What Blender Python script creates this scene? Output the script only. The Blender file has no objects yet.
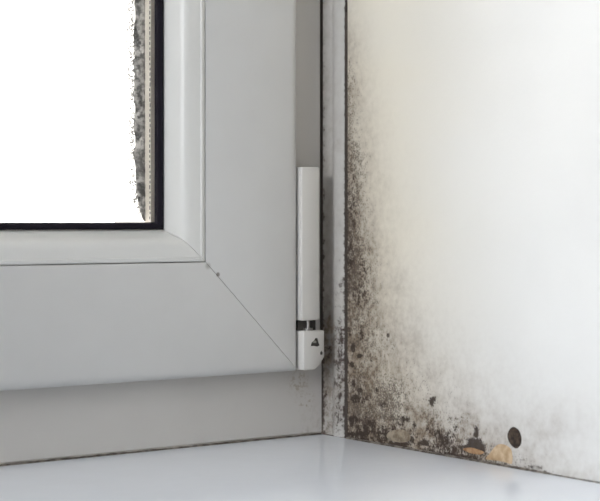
import bpy, bmesh, math, random
import numpy as np
from mathutils import Vector

# ------------------------------------------------------------------ camera
SC = bpy.context.scene
COL = SC.collection
IW, IH = 600, 501
F, CX, HY = 1590.0, 300.0, 222.0          # focal length, centre column and horizon row in pixels
ANG = math.radians(53.5)                  # between the view axis and the window wall
D0, MM = 0.795, 0.0005                    # distance to the corner and metres per pixel there
dx, dy = math.cos(ANG), math.sin(ANG)
rx, ry = math.sin(ANG), -math.cos(ANG)
CAM = (-D0*dx - 22*MM*rx, -D0*dy - 22*MM*ry, 212*MM)

cd = bpy.data.cameras.new('camera')
cam = bpy.data.objects.new('camera', cd); COL.objects.link(cam)
cam.location = CAM
cam.rotation_euler = (math.pi/2, 0, math.atan2(dy, dx) - math.pi/2)
cd.sensor_fit = 'HORIZONTAL'; cd.sensor_width = 36.0
cd.lens = F/IW*36.0
cd.shift_y = (HY - IH/2)/IW
cd.clip_start = 0.01
cd.dof.use_dof = True; cd.dof.focus_distance = 0.745; cd.dof.aperture_fstop = 16
SC.camera = cam

# ------------------------------------------------------------------ sky, lights, exposure
w = bpy.data.worlds.new('sky'); SC.world = w; w.use_nodes = True
bg = w.node_tree.nodes['Background']
bg.inputs['Color'].default_value = (1.0, 0.965, 0.91, 1); bg.inputs['Strength'].default_value = 5.8

def area(name, loc, rot, sx, sy, power, col, portal=False):
    l = bpy.data.lights.new(name, 'AREA'); l.shape = 'RECTANGLE'; l.size = sx; l.size_y = sy
    l.energy = power; l.color = col
    if portal: l.cycles.is_portal = True
    o = bpy.data.objects.new(name, l); COL.objects.link(o); o.location = loc; o.rotation_euler = rot
    return o
# added fill daylight from an unseen window put into the left wall
area('side_fill_light', (-2.62, -0.975, 0.925), (0, -math.pi/2, 0), 1.35, 1.15, 32, (0.82, 0.90, 1.0))
# guides sampling of the sky through the window in the picture
area('window_portal', (-0.52, 0.08, 0.65), (-math.pi/2, 0, 0), 1.04, 1.28, 1, (1, 1, 1), True)
vs = SC.view_settings
vs.view_transform = 'Standard'; vs.look = 'None'; vs.exposure = 0.07; vs.gamma = 1.0; vs.use_curve_mapping = False

# ------------------------------------------------------------------ pixel <-> place
def ray(px, py):
    a = (px - CX)/F; b = -(py - HY)/F
    return (dx + a*rx, dy + a*ry, b)
def on_y(px, py, Y):
    r = ray(px, py); t = (Y - CAM[1])/r[1]
    return CAM[0]+t*r[0], CAM[2]+t*r[2]            # X, Z
def on_x(px, py, X):
    r = ray(px, py); t = (X - CAM[0])/r[0]
    return CAM[1]+t*r[1], CAM[2]+t*r[2]            # Y, Z
def project(X, Y, Z):
    vx, vy, vz = X-CAM[0], Y-CAM[1], Z-CAM[2]
    dep = vx*dx + vy*dy
    return CX + F*(vx*rx + vy*ry)/dep, HY - F*vz/dep

# ------------------------------------------------------------------ node helpers
class NT:
    def __init__(s, name):
        s.m = bpy.data.materials.new(name); s.m.use_nodes = True
        s.t = s.m.node_tree; s.b = s.t.nodes['Principled BSDF']; s.out = s.t.nodes['Material Output']
        s.co = s.t.nodes.new('ShaderNodeTexCoord').outputs['Object']
    def n(s, k, **kw):
        x = s.t.nodes.new(k)
        for a, v in kw.items(): setattr(x, a, v)
        return x
    def put(s, sock, v):
        if isinstance(v, bpy.types.NodeSocket): s.t.links.new(v, sock)
        else: sock.default_value = v
    def math(s, op, a, b=0.0, c=0.0, clamp=False):
        x = s.n('ShaderNodeMath', operation=op, use_clamp=clamp)
        s.put(x.inputs[0], a); s.put(x.inputs[1], b); s.put(x.inputs[2], c); return x.outputs[0]
    def noise(s, scale, detail=2.0, rough=0.5, vec=None):
        x = s.n('ShaderNodeTexNoise'); s.put(x.inputs['Vector'], vec or s.co)
        x.inputs['Scale'].default_value = scale; x.inputs['Detail'].default_value = detail; x.inputs['Roughness'].default_value = rough
        return x.outputs['Fac']
    def step(s, v, lo, hi, a=0.0, b=1.0):
        x = s.n('ShaderNodeMapRange', interpolation_type='SMOOTHSTEP'); s.put(x.inputs['Value'], v)
        x.inputs['From Min'].default_value = lo; x.inputs['From Max'].default_value = hi
        x.inputs['To Min'].default_value = a; x.inputs['To Max'].default_value = b
        return x.outputs['Result']
    def mix(s, f, a, b):
        x = s.n('ShaderNodeMix', data_type='RGBA')
        s.put(x.inputs['Factor'], f)
        s.put(x.inputs[6], a if isinstance(a, bpy.types.NodeSocket) else (*a, 1))
        s.put(x.inputs[7], b if isinstance(b, bpy.types.NodeSocket) else (*b, 1))
        return x.outputs[2]
    def near(s, p, r0, r1):
        x = s.n('ShaderNodeVectorMath', operation='DISTANCE'); s.put(x.inputs[0], s.co); x.inputs[1].default_value = p
        return s.step(x.outputs['Value'], r1, r0, 1.0, 0.0) if False else s.step(x.outputs['Value'], r0, r1, 1.0, 0.0)
    def bump(s, h, dist, strength=1.0):
        x = s.n('ShaderNodeBump'); s.put(x.inputs['Height'], h); x.inputs['Distance'].default_value = dist; x.inputs['Strength'].default_value = strength
        s.put(s.b.inputs['Normal'], x.outputs['Normal'])
    def col(s, c): s.put(s.b.inputs['Base Color'], c if isinstance(c, bpy.types.NodeSocket) else (*c, 1))
    def rough(s, v): s.put(s.b.inputs['Roughness'], v)
M = {}

# ------------------------------------------------------------------ key dimensions taken from the picture
SASH_Y = -0.0125                                            # front of the sash; the fixed frame's front is Y = 0
XR = on_y(298.5, 300, SASH_Y)[0]                            # right edge of the sash
ZB = on_y(297, 371, SASH_Y)[1]                              # bottom edge of the sash
WF = XR - on_y(206, 250, SASH_Y)[0]                         # flat face of the sash member
WB = 0.0185                                                 # glazing bead
WIN_L, WIN_T = -1.06, 1.30
XL, ZT = WIN_L - XR, WIN_T - ZB
TRIM_Y = on_x(344.8, 400, 0.0)[0]                           # where the trim strip stops
WALL_Y = on_x(347.6, 400, 0.0)[0]                           # where the plastered reveal starts
REV = -0.28                                                 # inner end of the reveal
print('XR', XR, 'ZB', ZB, 'WF', WF, 'TRIM_Y', TRIM_Y, 'WALL_Y', WALL_Y, 'bottom at x=0', project(0,0,0))

# ------------------------------------------------------------------ materials
def pvc(name, base, rough, stains=()):
    k = NT(name)
    c = k.mix(k.step(k.noise(35, 3), .4, .75, 0, .35), base, tuple(v*.93 for v in base))
    for p, r0, r1, lo, hi, sc, tint, amt in stains:
        f = k.math('MULTIPLY', k.near(p, r0, r1), k.step(k.noise(sc, 4, .65), lo, hi, 0, amt))
        c = k.mix(f, c, tint)
    k.col(c); k.rough(rough); k.bump(k.noise(900, 1), 0.00003, .5)
    return k.m
sx, sz = on_y(299, 377, 0.0)
mx, mz = on_y(218, 274.5, SASH_Y)
cx_, cz_ = on_y(208, 266, SASH_Y)
M['frame'] = pvc('frame_pvc', (.63, .605, .575), .38,
    [((sx, 0, sz-.003), .001, .009, .46, .64, 420, (.30, .22, .12), .7),
     ((sx+.004, 0, sz-.012), .001, .008, .54, .62, 500, (.30, .22, .12), .6),
     ((0.0, 0, 0.0), .003, .022, .42, .75, 300, (.3, .25, .19), .45)])
M['sash'] = pvc('sash_pvc', (.63, .625, .615), .34,
    [((mx, SASH_Y, mz), .0006, .0014, .0, .1, 100, (.12, .1, .08), .8),
     ((cx_, SASH_Y, cz_), .0004, .0022, .0, .3, 300, (.2, .18, .15), .5),
     ((XR, SASH_Y, ZB), .001, .008, .5, .64, 500, (.3, .24, .16), .6)])
M['bead'] = pvc('bead_pvc', (.73, .725, .705), .28)
M['hinge'] = pvc('hinge_plastic', (.67, .65, .62), .42)
k = NT('gasket_rubber'); k.col((.008, .006, .012)); k.rough(.75); k.b.inputs['Specular IOR Level'].default_value = .2; M['gasket'] = k.m
k = NT('hinge_steel'); k.col((.38, .37, .36)); k.b.inputs['Metallic'].default_value = 1; k.rough(.35); M['steel'] = k.m
k = NT('hinge_recess'); k.col((.05, .045, .04)); k.rough(.7); M['recess'] = k.m
k = NT('spacer_aluminium'); k.col(k.mix(k.noise(60, 2), (.80, .76, .69), (.86, .83, .77))); k.rough(.45); M['spacer'] = k.m
k = NT('spacer_perforation'); k.col((.05, .04, .07)); k.rough(.6); M['perf'] = k.m
# clear glass: straight-through with a fresnel mirror
k = NT('window_glass')
tr = k.n('ShaderNodeBsdfTransparent'); tr.inputs['Color'].default_value = (.98, .98, .98, 1)
gl = k.n('ShaderNodeBsdfGlossy'); gl.inputs['Roughness'].default_value = .0
fr = k.n('ShaderNodeFresnel'); fr.inputs['IOR'].default_value = 1.3
ms = k.n('ShaderNodeMixShader')
k.t.links.new(fr.outputs[0], ms.inputs[0]); k.t.links.new(tr.outputs[0], ms.inputs[1]); k.t.links.new(gl.outputs[0], ms.inputs[2])
k.t.links.new(ms.outputs[0], k.out.inputs['Surface']); M['glass'] = k.m
# grimy wet film and drops along the edge of the pane
k = NT('condensation_film')
v = k.noise(420, 3, .6); v2 = k.noise(140, 2, .5)
c = k.mix(k.step(v, .38, .66), (.07, .07, .068), (.30, .30, .29))
k.col(c); k.rough(.35); k.bump(v, .0004, .8)
tr = k.n('ShaderNodeBsdfTransparent'); ms = k.n('ShaderNodeMixShader')
k.put(ms.inputs[0], k.step(k.math('ADD', v, k.math('MULTIPLY', v2, .5)), .62, .92, .995, .88))
k.t.links.new(tr.outputs[0], ms.inputs[1]); k.t.links.new(k.b.outputs[0], ms.inputs[2])
k.t.links.new(ms.outputs[0], k.out.inputs['Surface']); M['film'] = k.m
k = NT('drop_grey'); k.col((.22, .22, .215)); k.rough(.15)
tr = k.n('ShaderNodeBsdfTransparent'); ms = k.n('ShaderNodeMixShader'); ms.inputs[0].default_value = .90
k.t.links.new(tr.outputs[0], ms.inputs[1]); k.t.links.new(k.b.outputs[0], ms.inputs[2])
k.t.links.new(ms.outputs[0], k.out.inputs['Surface']); M['drop'] = k.m
# glossy sill
k = NT('sill_laminate')
k.col(k.mix(k.step(k.noise(22, 3), .35, .75), (.86, .895, .96), (.84, .875, .94))); k.rough(k.step(k.noise(60, 3), .3, .7, .10, .14)); k.b.inputs['Specular IOR Level'].default_value = .4
k.bump(k.noise(160, 2), .00006, .4); M['sill'] = k.m
k = NT('dirty_sealant'); k.col(k.mix(k.step(k.noise(260, 3), .4, .65), (.075, .062, .05), (.22, .195, .165))); k.rough(.7); M['sealant'] = k.m
k = NT('joint_dirt'); k.col(k.mix(k.noise(300, 3), (.03, .024, .02), (.09, .07, .06))); k.rough(.9); M['joint'] = k.m
k = NT('room_paint'); k.col(k.mix(k.noise(3, 2), (.50, .50, .49), (.46, .46, .45))); k.rough(.85); M['paint'] = k.m
k = NT('ceiling_paint'); k.col(k.mix(k.noise(3, 2), (.86, .86, .85), (.83, .83, .82))); k.rough(.9); M['ceiling'] = k.m
k = NT('room_floor'); k.col(k.mix(k.noise(6, 4), (.16, .11, .07), (.22, .16, .10))); k.rough(.5); M['floor'] = k.m

def mould_material(name, base, haze_c, speck_c, brown_c, cream_c=None):
    """paint carrying mould: attribute 'mould' = (speckle density, brown growth, grey veil)"""
    k = NT(name)
    a = k.n('ShaderNodeAttribute', attribute_name='mould')
    sp = k.n('ShaderNodeSeparateColor'); k.t.links.new(a.outputs['Color'], sp.inputs[0])
    d, g, hz = sp.outputs[0], sp.outputs[1], sp.outputs[2]
    n1 = k.noise(1050, 1.5, .5); n2 = k.noise(330, 3, .6); n3 = k.noise(90, 3, .6)
    c = k.mix(k.step(k.noise(18, 3), .35, .7), base, tuple(v*.965 for v in base))
    if cream_c: c = k.mix(a.outputs['Alpha'], c, cream_c)          # cream tint, strongest next to the trim
    mot = k.math('MULTIPLY', k.step(n3, .25, .75, .72, 1.2), k.step(n2, .3, .7, .80, 1.2))
    c = k.mix(k.math('MULTIPLY', hz, mot, clamp=True), c, haze_c)
    t = k.math('ADD', k.math('MULTIPLY', k.math('SUBTRACT', n1, .5), 1.5), k.math('MULTIPLY', k.math('SUBTRACT', n2, .5), .9))
    m1 = k.math('MULTIPLY', k.step(k.math('ADD', t, d), .44, .90), k.step(d, .02, .3))
    c = k.mix(k.math('MULTIPLY', m1, .70), c, speck_c)
    t2 = k.math('ADD', k.math('MULTIPLY', k.math('SUBTRACT', n2, .5), 1.6), k.math('MULTIPLY', k.math('SUBTRACT', n1, .5), .7))
    m2 = k.math('MULTIPLY', k.step(k.math('ADD', t2, g), .30, .80), k.step(g, .03, .25))
    c = k.mix(k.math('MULTIPLY', m2, .93), c, brown_c)
    k.col(c); k.rough(.82)
    h = k.math('ADD', k.math('MULTIPLY', n2, .25), k.math('ADD', k.math('MULTIPLY', m1, .35), k.math('MULTIPLY', m2, .5)))
    k.bump(h, .0005, .6)
    return k.m
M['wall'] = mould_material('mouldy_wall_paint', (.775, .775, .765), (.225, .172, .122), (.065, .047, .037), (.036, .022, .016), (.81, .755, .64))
M['trim'] = mould_material('mouldy_trim_plastic', (.61, .595, .57), (.20, .16, .125), (.08, .06, .045), (.05, .032, .025))
k = NT('bare_plaster'); k.col(k.mix(k.step(k.noise(240, 4), .3, .7), (.40, .27, .15), (.60, .46, .31))); k.rough(.9); k.bump(k.noise(700, 2), .0003); M['plaster'] = k.m
k = NT('rusty_plaster'); k.col(k.mix(k.step(k.noise(300, 4), .3, .7), (.22, .11, .05), (.42, .26, .14))); k.rough(.9); M['chip'] = k.m
k = NT('mould_crust'); k.col(k.mix(k.step(k.noise(420, 4, .65), .35, .65), (.025, .017, .013), (.085, .058, .04))); k.rough(.95); k.bump(k.noise(700, 3), .0005); M['crust'] = k.m
k = NT('stained_blister'); k.col(k.mix(k.step(k.noise(260, 4, .6), .35, .65), (.17, .13, .09), (.34, .285, .21))); k.rough(.85); k.bump(k.noise(500, 3), .0004); M['blister'] = k.m

# ------------------------------------------------------------------ mesh helpers
def mesh_obj(name, verts, faces, mat, parent=None, smooth=False, kind=None):
    me = bpy.data.meshes.new(name); me.from_pydata([tuple(v) for v in verts], [], faces); me.update()
    bm = bmesh.new(); bm.from_mesh(me); bmesh.ops.recalc_face_normals(bm, faces=bm.faces); bm.to_mesh(me); bm.free()
    if mat: me.materials.append(mat)
    if smooth:
        for p in me.polygons: p.use_smooth = True
    o = bpy.data.objects.new(name, me); COL.objects.link(o)
    if parent: o.parent = parent
    if kind: o['kind'] = kind
    return o
def boxes(name, bl, mat, parent=None, kind=None, bevel=0):
    bm = bmesh.new()
    for (x0, x1, y0, y1, z0, z1) in bl:
        vs_ = [bm.verts.new(p) for p in ((x0,y0,z0),(x1,y0,z0),(x1,y1,z0),(x0,y1,z0),(x0,y0,z1),(x1,y0,z1),(x1,y1,z1),(x0,y1,z1))]
        for f in ((0,3,2,1),(4,5,6,7),(0,1,5,4),(1,2,6,5),(2,3,7,6),(3,0,4,7)): bm.faces.new([vs_[i] for i in f])
    if bevel: bmesh.ops.bevel(bm, geom=list(bm.edges), offset=bevel, segments=3, profile=.5, affect='EDGES')
    me = bpy.data.meshes.new(name); bm.to_mesh(me); bm.free(); me.materials.append(mat)
    if bevel:
        for p in me.polygons: p.use_smooth = True
    o = bpy.data.objects.new(name, me); COL.objects.link(o)
    if parent: o.parent = parent
    if kind: o['kind'] = kind
    return o
def empty(name, loc=(0,0,0), parent=None, kind=None):
    o = bpy.data.objects.new(name, None); COL.objects.link(o); o.location = loc; o.empty_display_size = .02
    if parent: o.parent = parent
    if kind: o['kind'] = kind
    return o
def prism(name, outline, axis, a, b, mat, parent=None, bevel=0, smooth=False):
    """closed outline extruded along an axis: 'x': (y,z), 'y': (x,z), 'z': (x,y)"""
    def P(u, v, t): return {'x': (t,u,v), 'y': (u,t,v), 'z': (u,v,t)}[axis]
    bm = bmesh.new()
    A = [bm.verts.new(P(u, v, a)) for u, v in outline]; B = [bm.verts.new(P(u, v, b)) for u, v in outline]
    n = len(outline)
    for i in range(n): bm.faces.new((A[i], A[(i+1) % n], B[(i+1) % n], B[i]))
    bm.faces.new(A[::-1]); bm.faces.new(B)
    bmesh.ops.recalc_face_normals(bm, faces=bm.faces)
    if bevel:
        bmesh.ops.bevel(bm, geom=list(bm.edges), offset=bevel, segments=2, profile=.5, affect='EDGES')
    me = bpy.data.meshes.new(name); bm.to_mesh(me); bm.free(); me.materials.append(mat)
    if smooth:
        for p in me.polygons: p.use_smooth = True
    o = bpy.data.objects.new(name, me); COL.objects.link(o)
    if parent: o.parent = parent
    return o
def smooth_by_angle(o, deg=35):
    me = o.data
    for p in me.polygons: p.use_smooth = True
    bm = bmesh.new(); bm.from_mesh(me)
    for e in bm.edges:
        if len(e.link_faces) == 2 and e.calc_face_angle(0) > math.radians(deg): e.smooth = False
    bm.to_mesh(me); bm.free()
def member(name, side, prof, rect, mat, parent, groove=0.00016):
    """one mitred bar of a rectangular frame. prof: closed list of (distance inwards from the outer edge, Y, front?)"""
    l, r, b, t = rect
    vs_, n = [], len(prof)
    for e in (0, 1):
        for d, y, f in prof:
            g = groove if f else 0.0
            if side == 'right':  vs_.append((r-d, y, (b+d+g) if e == 0 else (t-d-g)))
            if side == 'left':   vs_.append((l+d, y, (b+d+g) if e == 0 else (t-d-g)))
            if side == 'bottom': vs_.append(((l+d+g) if e == 0 else (r-d-g), y, b+d))
            if side == 'top':    vs_.append(((l+d+g) if e == 0 else (r-d-g), y, t-d))
    fs = [(i, (i+1) % n, n+(i+1) % n, n+i) for i in range(n)] + [tuple(range(n)), tuple(range(2*n-1, n-1, -1))]
    o = mesh_obj(name, vs_, fs, mat, parent); smooth_by_angle(o, 40)
    return o
SIDES = ('bottom', 'right', 'top', 'left')

# ------------------------------------------------------------------ room shell
FZ, CZ = -0.90, 1.75
RX0, RX1, RY0, RY1 = -2.60, 1.20, -3.60, 0.075
boxes('floor', [(RX0-.2, RX1+.2, RY0-.2, REV, FZ-.15, FZ)], M['floor'], kind='structure')
boxes('ceiling', [(RX0-.2, RX1+.2, RY0-.2, RY1, CZ, CZ+.15)], M['ceiling'], kind='structure')
boxes('wall_front', [(RX0, WIN_L, REV, RY1, FZ, CZ), (WIN_L, 0, REV, RY1, FZ, -.03), (WIN_L, 0, REV, RY1, WIN_T, CZ), (0, RX1, REV, RY1, FZ, -.03)], M['ceiling'], kind='structure')
boxes('wall_back', [(RX0-.2, RX1+.2, RY0-.2, RY0, FZ, CZ)], M['paint'], kind='structure')
boxes('wall_right', [(RX1, RX1+.2, RY0, RY1, FZ, CZ)], M['paint'], kind='structure')
wy0, wy1, wz0, wz1 = -1.55, -0.40, 0.25, 1.60
boxes('wall_left', [(RX0-.2, RX0, RY0, wy0, FZ, CZ), (RX0-.2, RX0, wy1, RY1, FZ, CZ), (RX0-.2, RX0, wy0, wy1, FZ, wz0), (RX0-.2, RX0, wy0, wy1, wz1, CZ)], M['paint'], kind='structure')
w2 = empty('added_window', (RX0-.1, (wy0+wy1)/2, wz0), kind='structure')  # unseen window, added and placed for its light on sash and reveal
for nm, bl in (('frame_rail', (RX0-.13, RX0-.07, wy0, wy1, wz0, wz0+.07)), ('frame_rail', (RX0-.13, RX0-.07, wy0, wy1, wz1-.07, wz1)),
               ('frame_stile', (RX0-.13, RX0-.07, wy0, wy0+.07, wz0+.07, wz1-.07)), ('frame_stile', (RX0-.13, RX0-.07, wy1-.07, wy1, wz0+.07, wz1-.07))):
    o = boxes(nm, [bl], M['frame']); o.parent = w2; o.matrix_parent_inverse = w2.matrix_basis.inverted()

# ------------------------------------------------------------------ mould maps (grown from places read off the picture)
rng = np.random.default_rng(7)
def vnoise(px, py, cell, seed):
    r = np.random.default_rng(seed); G = r.random((160, 160))
    u, v = px/cell + 20, py/cell + 20
    i, j = np.floor(u).astype(int), np.floor(v).astype(int)
    fu, fv = u-i, v-j; fu = fu*fu*(3-2*fu); fv = fv*fv*(3-2*fv)
    i %= 159; j %= 159
    return (G[i,j]*(1-fu)+G[i+1,j]*fu)*(1-fv) + (G[i,j+1]*(1-fu)+G[i+1,j+1]*fu)*fv
def fbm(px, py, cell, seed):
    return .55*vnoise(px,py,cell,seed) + .3*vnoise(px,py,cell/2.1,seed+1) + .15*vnoise(px,py,cell/4.3,seed+2)
def blob(px, py, x, y, a, b, soft=1.0):
    return np.exp(-(((px-x)/a)**2 + ((py-y)/b)**2)**soft)

def wall_mould(px, py, h):
    u = np.clip(px-346, 0, None)
    ys = [0, 20, 60, 100, 150, 200, 260, 300, 340, 380, 420, 500]
    wd = np.interp(py, ys, [15, 15, 17, 22, 25, 28, 33, 42, 60, 82, 106, 130])
    am = np.interp(py, ys, [.06, .16, .40, .58, .70, .78, .84, .78, .68, .68, .72, .7])
    f1 = fbm(px, py, 26, 3); f2 = fbm(px, py, 60, 11); f3 = fbm(px, py, 11, 31); f4 = fbm(px, py, 40, 91)
    d = am*np.exp(-(u/(wd*.9))**1.5)*(.55 + .9*f1)
    fr = np.interp(px, [346, 420, 480, 520, 560, 600], [.74, .80, .68, .44, .28, .14])       # growth along the sill
    hw = np.interp(px, [346, 400, 450, 500, 600], [68, 66, 54, 38, 26])
    d = np.maximum(d, fr*np.exp(-(h/hw)**1.5)*(.15 + .9*f1 + .7*f3))
    d += .26*np.exp(-((px-420)/70)**2 - ((py-395)/35)**2)*f1
    hz = np.interp(py, ys, [.14, .22, .36, .48, .58, .66, .78, .78, .74, .74, .75, .7])*np.exp(-(u/(wd*1.1))**1.35)*(.72+.5*f4)
    hz = np.maximum(hz, np.interp(px, [346, 430, 490, 540, 600], [.76, .74, .52, .30, .14])*np.exp(-(h/(hw*1.2))**1.5)*(.40+.6*f2+.6*f3))
    hz += .12*np.exp(-((px-555)/45)**2 - ((py-425)/28)**2)*f1*1.6
    g = .95*np.exp(-(u/2.6)**2)*np.interp(py, [0, 25, 60, 160, 440], [0, .12, .35, .75, .95])*(.45+.9*f3)      # in the joint
    g = np.maximum(g, .47*np.exp(-(u/10)**2)*np.interp(py, [0, 100, 180, 440], [0, .1, .7, .95])*(.3+1.1*f1))
    fb = np.interp(px, [346, 400, 440, 470, 490, 520, 545, 560, 600], [.95, .95, .8, .8, .5, .45, .3, .12, .1])
    g = np.maximum(g, fb*np.exp(-(h/3.2)**2)*(.55+.8*f3))
    g = np.maximum(g, np.interp(px, [346, 380, 420, 470, 486, 500, 600], [.72, .80, .76, .70, .4, .1, 0])*np.exp(-(h/27)**2)*(.12+1.35*f1))
    for x, y, a, b, s in ((353,348,2.6,4,1), (359.5,356,2.2,2.2,.95), (352,364,1.8,3,1), (348,362,1.6,2,.9), (371.5,361,1.4,1.6,.6), (353.5,383,2,4,.85),
                          (359.5,390.5,2.6,2.8,.9), (376.5,389,1.3,2.4,.8), (388,338,2.4,5,.55), (393,347,2.4,3.6,.55), (356,399,6,5,.75), (366,400,9,4,.55),
                          (353,421,5,6,.8), (369,427,7,8,.75), (358,434,13,3,.9), (390,410,2.4,2,.6), (384,405,4,3,.5), (361,335,3,8,.5), (349,330,4,7,.5),
                          (432,401,3.4,5,.75), (449,412,2.2,2,.5), (437,434,4,5,.75), (446,440,6,7,.75), (429,431,3,3,.6), (424,443,8,3,.8), (410,440,6,4,.7),
                          (476,432,2.6,6,.85), (474,444,8,7,.95), (481,448,4.5,4.5,1), (468,447,9,3,.8), (404,419,6,3.5,.65), (414,427,3,5,.6), (455,428,3,4,.5),
                          (460,420,3,4,.45), (350,255,4,22,.5), (362,268,6,10,.42), (360,292,9,14,.45), (376,302,3,2.4,.6), (352,205,4,26,.45), (356,185,4,10,.35),
                          (541,452,3,3,.35), (532,467,9,2.2,.65), (547,472,8,1.6,.5), (398,444,14,2.2,.8), (386,436,2.5,6,.8)):
        g = np.maximum(g, s*blob(px, py, x, y, a*1.2, b*1.2, 1.6)*1.1)
    return np.clip(d, 0, 1), np.clip(g, 0, 1.1), np.clip(1.5*hz, 0, .95)

def mould_attr(me, d, g, hz, cream=None):
    at = me.attributes.new('mould', 'FLOAT_COLOR', 'POINT')
    arr = np.stack([d, g, hz, np.zeros_like(d) if cream is None else cream], 1).astype(np.float32)
    at.data.foreach_set('color', arr.ravel())

def grid_solid(name, us, zs, point, backs, mat, kind):
    """fine front grid over (us, zs) plus a plain body behind it"""
    nu, nz = len(us), len(zs)
    V = [point(u, z) for u in us for z in zs]
    Fs = [(i*nz+j, (i+1)*nz+j, (i+1)*nz+j+1, i*nz+j+1) for i in range(nu-1) for j in range(nz-1)]
    n = len(V); V += backs
    edge_b = [i*nz for i in range(nu)]; edge_t = [i*nz+nz-1 for i in range(nu)]
    e0 = list(range(nz)); e1 = [(nu-1)*nz+j for j in range(nz)]
    Fs += [tuple(edge_b + [n+1, n]), tuple(edge_t + [n+3, n+2]), tuple(e0 + [n+2, n]), tuple(e1 + [n+3, n+1]), (n, n+1, n+3, n+2)]
    me = bpy.data.meshes.new(name); me.from_pydata(V, [], Fs); me.update()
    me.materials.append(mat)
    o = bpy.data.objects.new(name, me); COL.objects.link(o); o['kind'] = kind
    bm = bmesh.new(); bm.from_mesh(me); bmesh.ops.recalc_face_normals(bm, faces=bm.faces); bm.to_mesh(me); bm.free()
    return o, np.array(V)

# plastered reveal to the right of the window
ys_ = list(np.arange(WALL_Y, -.205, -.0007)) + [-.23, -.255, REV]
zs_ = list(np.arange(-.03, -.001, .006)) + list(np.arange(0, .235, .0007)) + list(np.linspace(.24, CZ, 12))
bx_ = RX1
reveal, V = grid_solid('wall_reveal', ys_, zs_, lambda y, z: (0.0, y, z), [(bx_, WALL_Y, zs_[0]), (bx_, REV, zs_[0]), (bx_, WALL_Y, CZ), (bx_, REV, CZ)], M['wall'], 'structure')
PX, PY = project(V[:,0], V[:,1], V[:,2]); dep = F*.106/np.maximum(1, 1)
base_py = project(V[:,0], V[:,1], 0*V[:,2])[1]
d, g, hz = wall_mould(PX, PY, np.clip(base_py-PY, 0, None))
far = (V[:,0] > .001) | (V[:,2] < -.001)
cream = np.clip(1.1*np.exp(-((PX-346)/110)**2)*(.7+.5*fbm(PX, PY, 80, 15)), 0, 1)  # cream tint fading with distance from the trim
for a in (d, g, hz, cream): a[far] = 0
mould_attr(reveal.data, d, g, hz, cream)
# plain wall mass below the reveal and behind the trim
boxes('wall_corner', [(.009, bx_, WALL_Y, RY1, -.03, CZ)], M['joint'], kind='structure')

# ---- pieces on the reveal: bare plaster, mould crust, blister
def patch(name, outline, mat, thick, dome, label=None):
    pts = []
    n = len(outline)
    for i in range(n):                                     # smooth closed outline
        p0, p1, p2, p3 = outline[i-1], outline[i], outline[(i+1) % n], outline[(i+2) % n]
        for t in (0, .25, .5, .75):
            q = [0.5*((2*p1[k]) + (-p0[k]+p2[k])*t + (2*p0[k]-5*p1[k]+4*p2[k]-p3[k])*t*t + (-p0[k]+3*p1[k]-3*p2[k]+p3[k])*t**3) for k in (0, 1)]
            pts.append(q)
    w3 = [on_x(px, py, 0.0) for px, py in pts]
    cy = sum(p[0] for p in w3)/len(w3); cz = sum(p[1] for p in w3)/len(w3)
    m = len(w3); V, Fs = [], []
    rings = [(1.0, .0002), (1.0, -thick*.5), (.94, -thick), (.6, -thick-dome*.6), (.25, -thick-dome)]
    for s, x in rings:
        for y, z in w3: V.append((x, cy+(y-cy)*s, cz+(z-cz)*s))
    for r in range(len(rings)-1):
        for i in range(m): Fs.append((r*m+i, r*m+(i+1) % m, (r+1)*m+(i+1) % m, (r+1)*m+i))
    Fs.append(tuple(range((len(rings)-1)*m, len(rings)*m)))
    o = mesh_obj(name, V, Fs, mat, reveal); smooth_by_angle(o, 50)
    if label: o['label'] = label
    return o
patch('bare_plaster_patch', [(486,459),(490,453),(496,446),(502,444),(509,447),(512,452),(512,463.6),(505,462.2),(495,460.4)], M['plaster'], .0002, .0002, 'tan patch of bare plaster where the paint came off')
patch('mould_spot', [(507.5,436),(510,429),(514,427),(519,430.5),(521.5,438),(520.5,445),(516,448.5),(510.5,444)], M['crust'], .0002, .0006, 'dark brown oval mould spot')
patch('paint_blister', [(386.5,436),(390,431.5),(398,429.5),(406,431),(410.5,436),(409,441),(401,442.5),(391,440.5)], M['blister'], .0002, .0011, 'stained beige paint blister')
patch('plaster_chip', [(463,449),(470,447.5),(477,449),(484,452),(480,454.6),(470,453)], M['chip'], .0002, .0001, 'thin orange-tan plaster chip')

# ------------------------------------------------------------------ trim strip between window frame and plaster
T = TRIM_Y; hz_top = on_x(346, 12, 0.0)[1]
prof = [(.0065, -.0004), (.0003, -.0004), (.0001, -.0007), (.0006, -.0028), (.0010, -.0052), (.0010, -.0072), (.0004, -.0088), (-.0005, -.0102), (-.0011, -.0120), (-.0012, T*.78), (-.0009, T*.90), (-.0004, T*.97), (.0004, T), (.0065, T)]
pf = []
for i in range(len(prof)-1):
    a, b = np.array(prof[i]), np.array(prof[i+1]); n = max(1, int(np.linalg.norm(b-a)/.0005))
    pf += [tuple(a+(b-a)*j/n) for j in range(n)]
pf.append(prof[-1])
zt = list(np.arange(0.0002, .16, .0007)) + list(np.linspace(.165, WIN_T, 40))
nz = len(zt); Vt = [(x, y, z) for (x, y) in pf for z in zt]
n = len(pf)
Ft = [(i*nz+j, ((i+1) % n)*nz+j, ((i+1) % n)*nz+j+1, i*nz+j+1) for i in range(n) for j in range(nz-1)]
Ft += [tuple(i*nz for i in range(n)), tuple(i*nz+nz-1 for i in range(n))]
trim = mesh_obj('trim_1', Vt, Ft, M['trim'], kind='structure'); smooth_by_angle(trim, 45)
Vt = np.array(Vt); PX, PY = project(Vt[:,0], Vt[:,1], Vt[:,2])
f1 = fbm(PX, PY, 9, 51); f2 = fbm(PX, PY, 22, 61)
d = np.interp(PY, [0, 200, 320, 345, 440], [.05, .16, .26, .42, .5])*(.4+1.0*f2)
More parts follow.
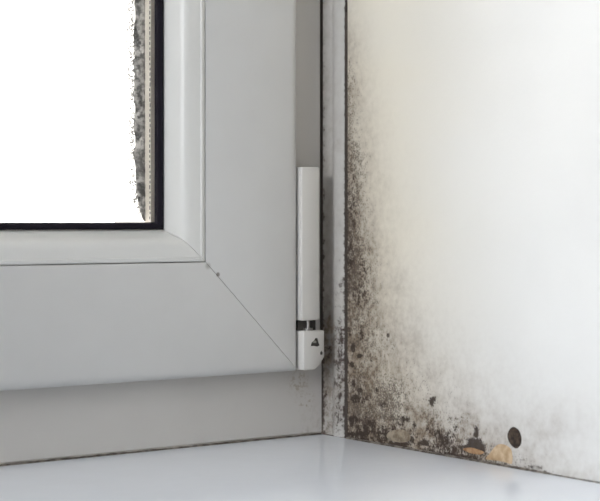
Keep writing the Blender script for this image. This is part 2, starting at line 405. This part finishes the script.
hz = np.interp(PY, [0, 150, 330, 360, 405, 425, 440], [.12, .22, .34, .6, .6, .45, .15])*(.5+.9*f2) + .45*blob(PX, PY, 328, 348, 7, 34)*f2*2 + .22*np.exp(-((PX-326)/6)**2)  # mould veil, plus the hollow's shade painted along the left edge
g = np.interp(PY, [0, 230, 300, 335, 360, 420, 432, 440], [0, .1, .35, .66, .76, .76, .4, .1])*np.exp(-((PX-340)/6)**2)*(.2+1.2*f1)
g = np.maximum(g, .6*np.exp(-((PX-344.2)/1.6)**2)*np.interp(PY, [120, 230, 440], [0, .8, .6])*(.3+1.1*f1))
g = np.maximum(g, .8*np.exp(-((PX-323.5)/1.6)**2)*np.interp(PY, [0, 120, 330, 440], [.3, .4, .7, 1]))
g = np.maximum(g, .55*blob(PX, PY, 329, 352, 6, 14)*(.3+1.1*f1))
for x, y, a, b, s in ((338,419,1.5,6,.9), (340,429.5,3.5,1.3,.9), (340,398,2.5,7,.8), (344,412,1.6,10,.8), (326,395,2,14,.55), (341,372,3,6,.7), (336,362,3,5,.6)):
    g = np.maximum(g, s*blob(PX, PY, x, y, a, b, 1.2))
g[Vt[:,1] < T+.0002] = .9
mould_attr(trim.data, np.clip(d,0,1), np.clip(g,0,1), np.clip(hz,0,.9))
jt = boxes('joint_filler', [(-.0001, .0064, WALL_Y+.0001, T-.0001, .0002, hz_top)], M['joint'], trim)
trim['label'] = 'rounded grey trim strip in the corner, mouldy at its foot'

# ------------------------------------------------------------------ window
win = empty('window_1', (0, 0, 0), kind='structure')
win['label'] = 'white plastic window with mitred sash, black gasket and wet glass edge'
E1 = -XR + .008                                             # fixed frame member width
fz = ZB + .008
fr_rect = (WIN_L, -.0003, .0002, WIN_T)
fixed = empty('fixed_frame', parent=win)
for s in SIDES:
    Wm = E1 if s in ('right', 'left') else fz
    prof = [(0, .0012, 1), (.0012, 0, 1), (Wm-.0015, 0, 1), (Wm, .0015, 1), (Wm, .065, 0), (0, .065, 0)]
    # bottom member is taller than the side members: let it run under them
    if s in ('bottom', 'top'):
        if s == 'bottom': vs0 = [(y, fr_rect[2]+dd) for dd, y, f in prof]
        else: vs0 = [(y, fr_rect[3]-dd) for dd, y, f in prof]
        o = prism('frame_rail', vs0, 'x', fr_rect[0], fr_rect[1], M['frame'], fixed)
    else:
        xs0 = [((fr_rect[1]-dd) if s == 'right' else (fr_rect[0]+dd), y) for dd, y, f in prof]
        o = prism('frame_stile', xs0, 'z', fr_rect[2]+fz+.0002, fr_rect[3]-fz-.0002, M['frame'], fixed)
    smooth_by_angle(o, 40)
sash = empty('sash', parent=win)
rect = (XL, XR, ZB, ZT)
Y0 = SASH_Y
def arc(d0, y0, r, a0, a1, n=5):
    return [(d0 + r*math.cos(math.radians(a0+(a1-a0)*i/n)), y0 + r*math.sin(math.radians(a0+(a1-a0)*i/n)), 1) for i in range(n+1)]
R_ = .0042
prof = [(.0, Y0+.0122, 0)] + [(.0, Y0+.009, 1)] + [(R_ - R_*math.cos(math.radians(a)), Y0 + .6*R_*(1-math.sin(math.radians(a))), 1) for a in (0, 20, 40, 60, 75, 90)] + \
       [(WF-.0003, Y0, 1), (WF-.00005, Y0+.0002, 1), (WF, Y0+.0008, 1), (WF, Y0+.012, 0), (WF+.012, Y0+.020, 0), (WF+.012, Y0+.064, 0), (.014, Y0+.064, 0), (.014, Y0+.0122, 0)]
for s in SIDES:
    member('sash_rail' if s in ('bottom', 'top') else 'sash_stile', s, prof, rect, M['sash'], sash)
a = WF + .0003
bead = [(a, Y0+.011, 0), (a, Y0+.0012, 1), (a+.0002, Y0+.0004, 1), (a+.0007, Y0+.0001, 1), (a+.0019, Y0+.0002, 1), (a+.0023, Y0+.0008, 1), (a+.0050, Y0+.0011, 1), (a+.0072, Y0+.0016, 1),
        (a+.0088, Y0+.0024, 1), (a+.0101, Y0+.0037, 1), (a+.0112, Y0+.0056, 1), (a+.0122, Y0+.0080, 1), (a+.0136, Y0+.0108, 1), (a+.0148, Y0+.0134, 1), (a+.0149, Y0+.0150, 0)]
for s in SIDES: member('glazing_bead', s, bead, rect, M['bead'], sash)
a2 = a + .0149
gk = [(a2+.0001, Y0+.0150, 0), (a2+.0001, Y0+.0126, 1), (a2+.0012, Y0+.0122, 1), (a2+.0028, Y0+.0132, 1), (a2+.0034, Y0+.0152, 1)]
for s in SIDES: member('gasket', s, gk, rect, M['gasket'], sash, 0)
GY = Y0 + .0155                                             # inner pane
g0 = WF + .0135
def pane(y0, y1):
    return boxes('glass_pane', [(XL+g0, XR-g0, y0, y1, ZB+g0, ZT-g0)], M['glass'], sash)
pane(GY, GY+.003); pane(GY+.009, GY+.012)
sp0, sp1 = a2-.001, a2+.0034
spf = [(sp0, GY+.0031, 0), (sp1, GY+.0031, 0), (sp1, GY+.0089, 0), (sp0, GY+.0089, 0)]
for s in SIDES:
    bar = member('spacer_bar', s, spf, rect, M['spacer'], sash, 0)
    if s == 'right':                                        # row of tiny perforations along the spacer
        bm = bmesh.new(); xs = XR - sp1 - .00008
        z = ZB + sp1 + .002
        while z < .35:
            yq = GY + .0038 + random.Random(int(z*1e5)).uniform(-.0002, .0002); hh = random.Random(int(z*2e5)).uniform(.0004, .0010)
            q = [bm.verts.new((xs, yq+a_, z+b_)) for a_, b_ in ((-.0004, -hh), (.0004, -hh), (.0004, hh), (-.0004, hh))]
            bm.faces.new(q); z += .0024
        me = bpy.data.meshes.new('perforation_row'); bm.to_mesh(me); bm.free(); me.materials.append(M['perf'])
        o = bpy.data.objects.new('perforation_row', me); COL.objects.link(o); o.parent = sash; o['kind'] = 'stuff'
# wet grimy band on the inside of the outer pane
cy_ = GY + .0086
def cpos(px, py): return on_y(px, py, cy_)
rows = []
rnd = random.Random(5)
tops = np.linspace(222, -2150, 1100)
l_ = vnoise(tops*0+3, tops, 14, 71); l2 = vnoise(tops*0+9, tops, 5, 73); r_ = vnoise(tops*0+5, tops, 12, 75); r2 = vnoise(tops*0+2, tops, 4, 77)
V, Fs = [], []
for i, py in enumerate(tops):
    tap = min(1.0, (222-py)/55.0)**.5
    lx = 145.5 - tap*(11.5 + 2.2*(l_[i]-.5) + 1.6*(l2[i]-.5)); rxp = 145.6 + tap*(1.2*(r_[i]-.5) + 1.0*(r2[i]-.5)) + .4
    for j in range(7):
        t = j/6; px = lx + (rxp-lx)*t
        X, Z = cpos(px, py)
        V.append((X, cy_ - .0006*math.sin(math.pi*t)**.6 - .0003*rnd.random()*(0 < j < 6), Z))
for i in range(len(tops)-1):
    for j in range(6): Fs.append((i*7+j, i*7+j+1, (i+1)*7+j+1, (i+1)*7+j))
o = mesh_obj('condensation', V, Fs, M['film'], sash, smooth=True, kind='stuff'); o['label'] = 'grey grimy condensation band along the glass edge'
bm = bmesh.new()
for i in range(1100):
    py = rnd.uniform(-60, 214); tap = min(1.0, (222-py)/55.0)**.5
    px = 145.5 - tap*11.5 - abs(rnd.gauss(0, 3.2)) if rnd.random() < .8 else 147 + abs(rnd.gauss(0, 1.3))
    if px < 120 or px > 151: continue
    X, Z = cpos(px, py); r = rnd.uniform(.00012, .0004)
    ret = bmesh.ops.create_icosphere(bm, subdivisions=1, radius=r)
    for v_ in ret['verts']: v_.co = Vector((X + v_.co.x, cy_ - .0001 + v_.co.y*.5, Z + v_.co.z*rnd.uniform(.9, 1.3)))
me = bpy.data.meshes.new('water_drops'); bm.to_mesh(me); bm.free(); me.materials.append(M['drop'])
o = bpy.data.objects.new('water_drops', me); COL.objects.link(o); o.parent = sash; o['kind'] = 'stuff'

# ---- hinge at the lower right corner of the sash
hinge = empty('hinge', parent=win)
HY_ = -.0140
def hx(px, y=HY_): return on_y(px, 300, y)[0]
def hzv(px, py, y=HY_): return on_y(px, py, y)[1]
x0, x1 = XR + .0009, hx(320)
zt_, zb_ = hzv(309, 167), hzv(309, 320.5)
boxes('hinge_cover', [(x0, x1, HY_, -.0002, zb_, zt_)], M['hinge'], hinge, bevel=.0008)
# lower bearing: block with its lower right corner cut off
bx0, bx1 = XR + .0010, hx(324.5, HY_-.0015)
zt2, zb2 = hzv(311, 331, HY_-.0015), hzv(311, 370, HY_-.0015)
mid = hzv(322, 357, HY_-.0015)
hb = prism('hinge_bearing', [(bx0, zb2), (bx0+(bx1-bx0)*.52, zb2), (bx0+(bx1-bx0)*.80, zb2+(mid-zb2)*.42), (bx1, mid), (bx1, zt2), (bx0, zt2)], 'y', HY_-.0015, -.0002, M['hinge'], hinge, bevel=.0006)
smooth_by_angle(hb, 50)
def disc(name, px, py, y, pts, mat, depth=.0003):
    q = [on_y(px+a_, py+b_, y) for a_, b_ in pts]
    return prism(name, q, 'y', y-depth, y+.0004, mat, hinge)
yb = HY_ - .0015
disc('screw_recess', 315, 342, yb, [(-4.2,4.2),(-3.6,.8),(-1.2,-1.2),(.6,-4.2),(2.4,-3.6),(3.2,0),(4.4,3.4),(2,4.6),(-1,3.9)], M['recess'], .0001)
disc('screw_recess', 321.3, 353, yb, [(-1.2,1.4),(-.9,-1.2),(.4,-2),(1.3,-.4),(1.2,1.3),(.2,2)], M['recess'], .0001)
disc('screw_head', 314.6, 341.8, yb, [(-1.6,1.2),(-1.2,-.8),(.2,-1.5),(1.4,-.4),(1.2,1.2)], M['steel'], .0003)
# dark slot and steel pin between the two
boxes('hinge_slot', [(x0+.0002, x1-.0001, HY_+.0035, -.0002, zt2, zb_)], M['recess'], hinge)
bm = bmesh.new()
pxx = hx(311.5)
for r, za, zb in ((.0009, zt2-.0004, zb_+.0004), (.0024, zt2-.0002, zt2+(zb_-zt2)*.22)):
    ret = bmesh.ops.create_cone(bm, cap_ends=True, segments=24, radius1=r, radius2=r, depth=zb-za)
    for v_ in ret['verts']: v_.co += Vector((pxx, HY_+.0028, (za+zb)/2))
me = bpy.data.meshes.new('hinge_pin'); bm.to_mesh(me); bm.free(); me.materials.append(M['steel'])
o = bpy.data.objects.new('hinge_pin', me); COL.objects.link(o); o.parent = hinge; smooth_by_angle(o)

# ------------------------------------------------------------------ window sill
sill = empty('window_sill', (0, 0, 0))
sill['kind'] = 'thing'; sill['label'] = 'glossy white window sill board below the plastic window'; sill['category'] = 'window sill'
ed = -.315
pr = [(-.0002, -.0298), (-.0002, 0)] + [(ed + .008 - .008*math.sin(math.radians(a)), -.008 + .008*math.cos(math.radians(a))) for a in (0, 22, 45, 67, 90)] + [(ed, -.032), (ed+.015, -.032), (ed+.015, -.0298)]
o = prism('sill_board', pr, 'x', WIN_L + .0005, -.0005, M['sill'], sill); smooth_by_angle(o, 40)
# thin grimy sealant lines: under the frame, under the trim and along the plaster
def sealant(name, pts, r):
    bm = bmesh.new(); rings = []
    for i, (x, y) in enumerate(pts):
        q = pts[min(i+1, len(pts)-1)]; p = pts[max(i-1, 0)]
        tx, ty = q[0]-p[0], q[1]-p[1]; L = math.hypot(tx, ty); nx, ny = -ty/L, tx/L
        rr = r(i/(len(pts)-1)) if callable(r) else r
        rr *= .8 + .4*random.Random(i*17+3).random()
        rings.append([bm.verts.new((x+nx*rr*math.cos(t_), y+ny*rr*math.cos(t_), max(0.00002, rr*math.sin(t_)))) for t_ in [math.pi*k_/6 for k_ in range(7)]])
    for A, B in zip(rings, rings[1:]):
        for k_ in range(6): bm.faces.new((A[k_], A[k_+1], B[k_+1], B[k_]))
    me = bpy.data.meshes.new(name); bm.to_mesh(me); bm.free(); me.materials.append(M['sealant'])
    o = bpy.data.objects.new(name, me); COL.objects.link(o); o.parent = sill
    for p in me.polygons: p.use_smooth = True
    return o
sealant('sealant_joint', [(x, -.0001) for x in np.linspace(WIN_L+.001, -.001, 320)], .0008)
sealant('sealant_joint', [(-.0003, y) for y in np.linspace(WALL_Y, -.275, 240)], lambda t: .0009 if t < .54 else .00045)
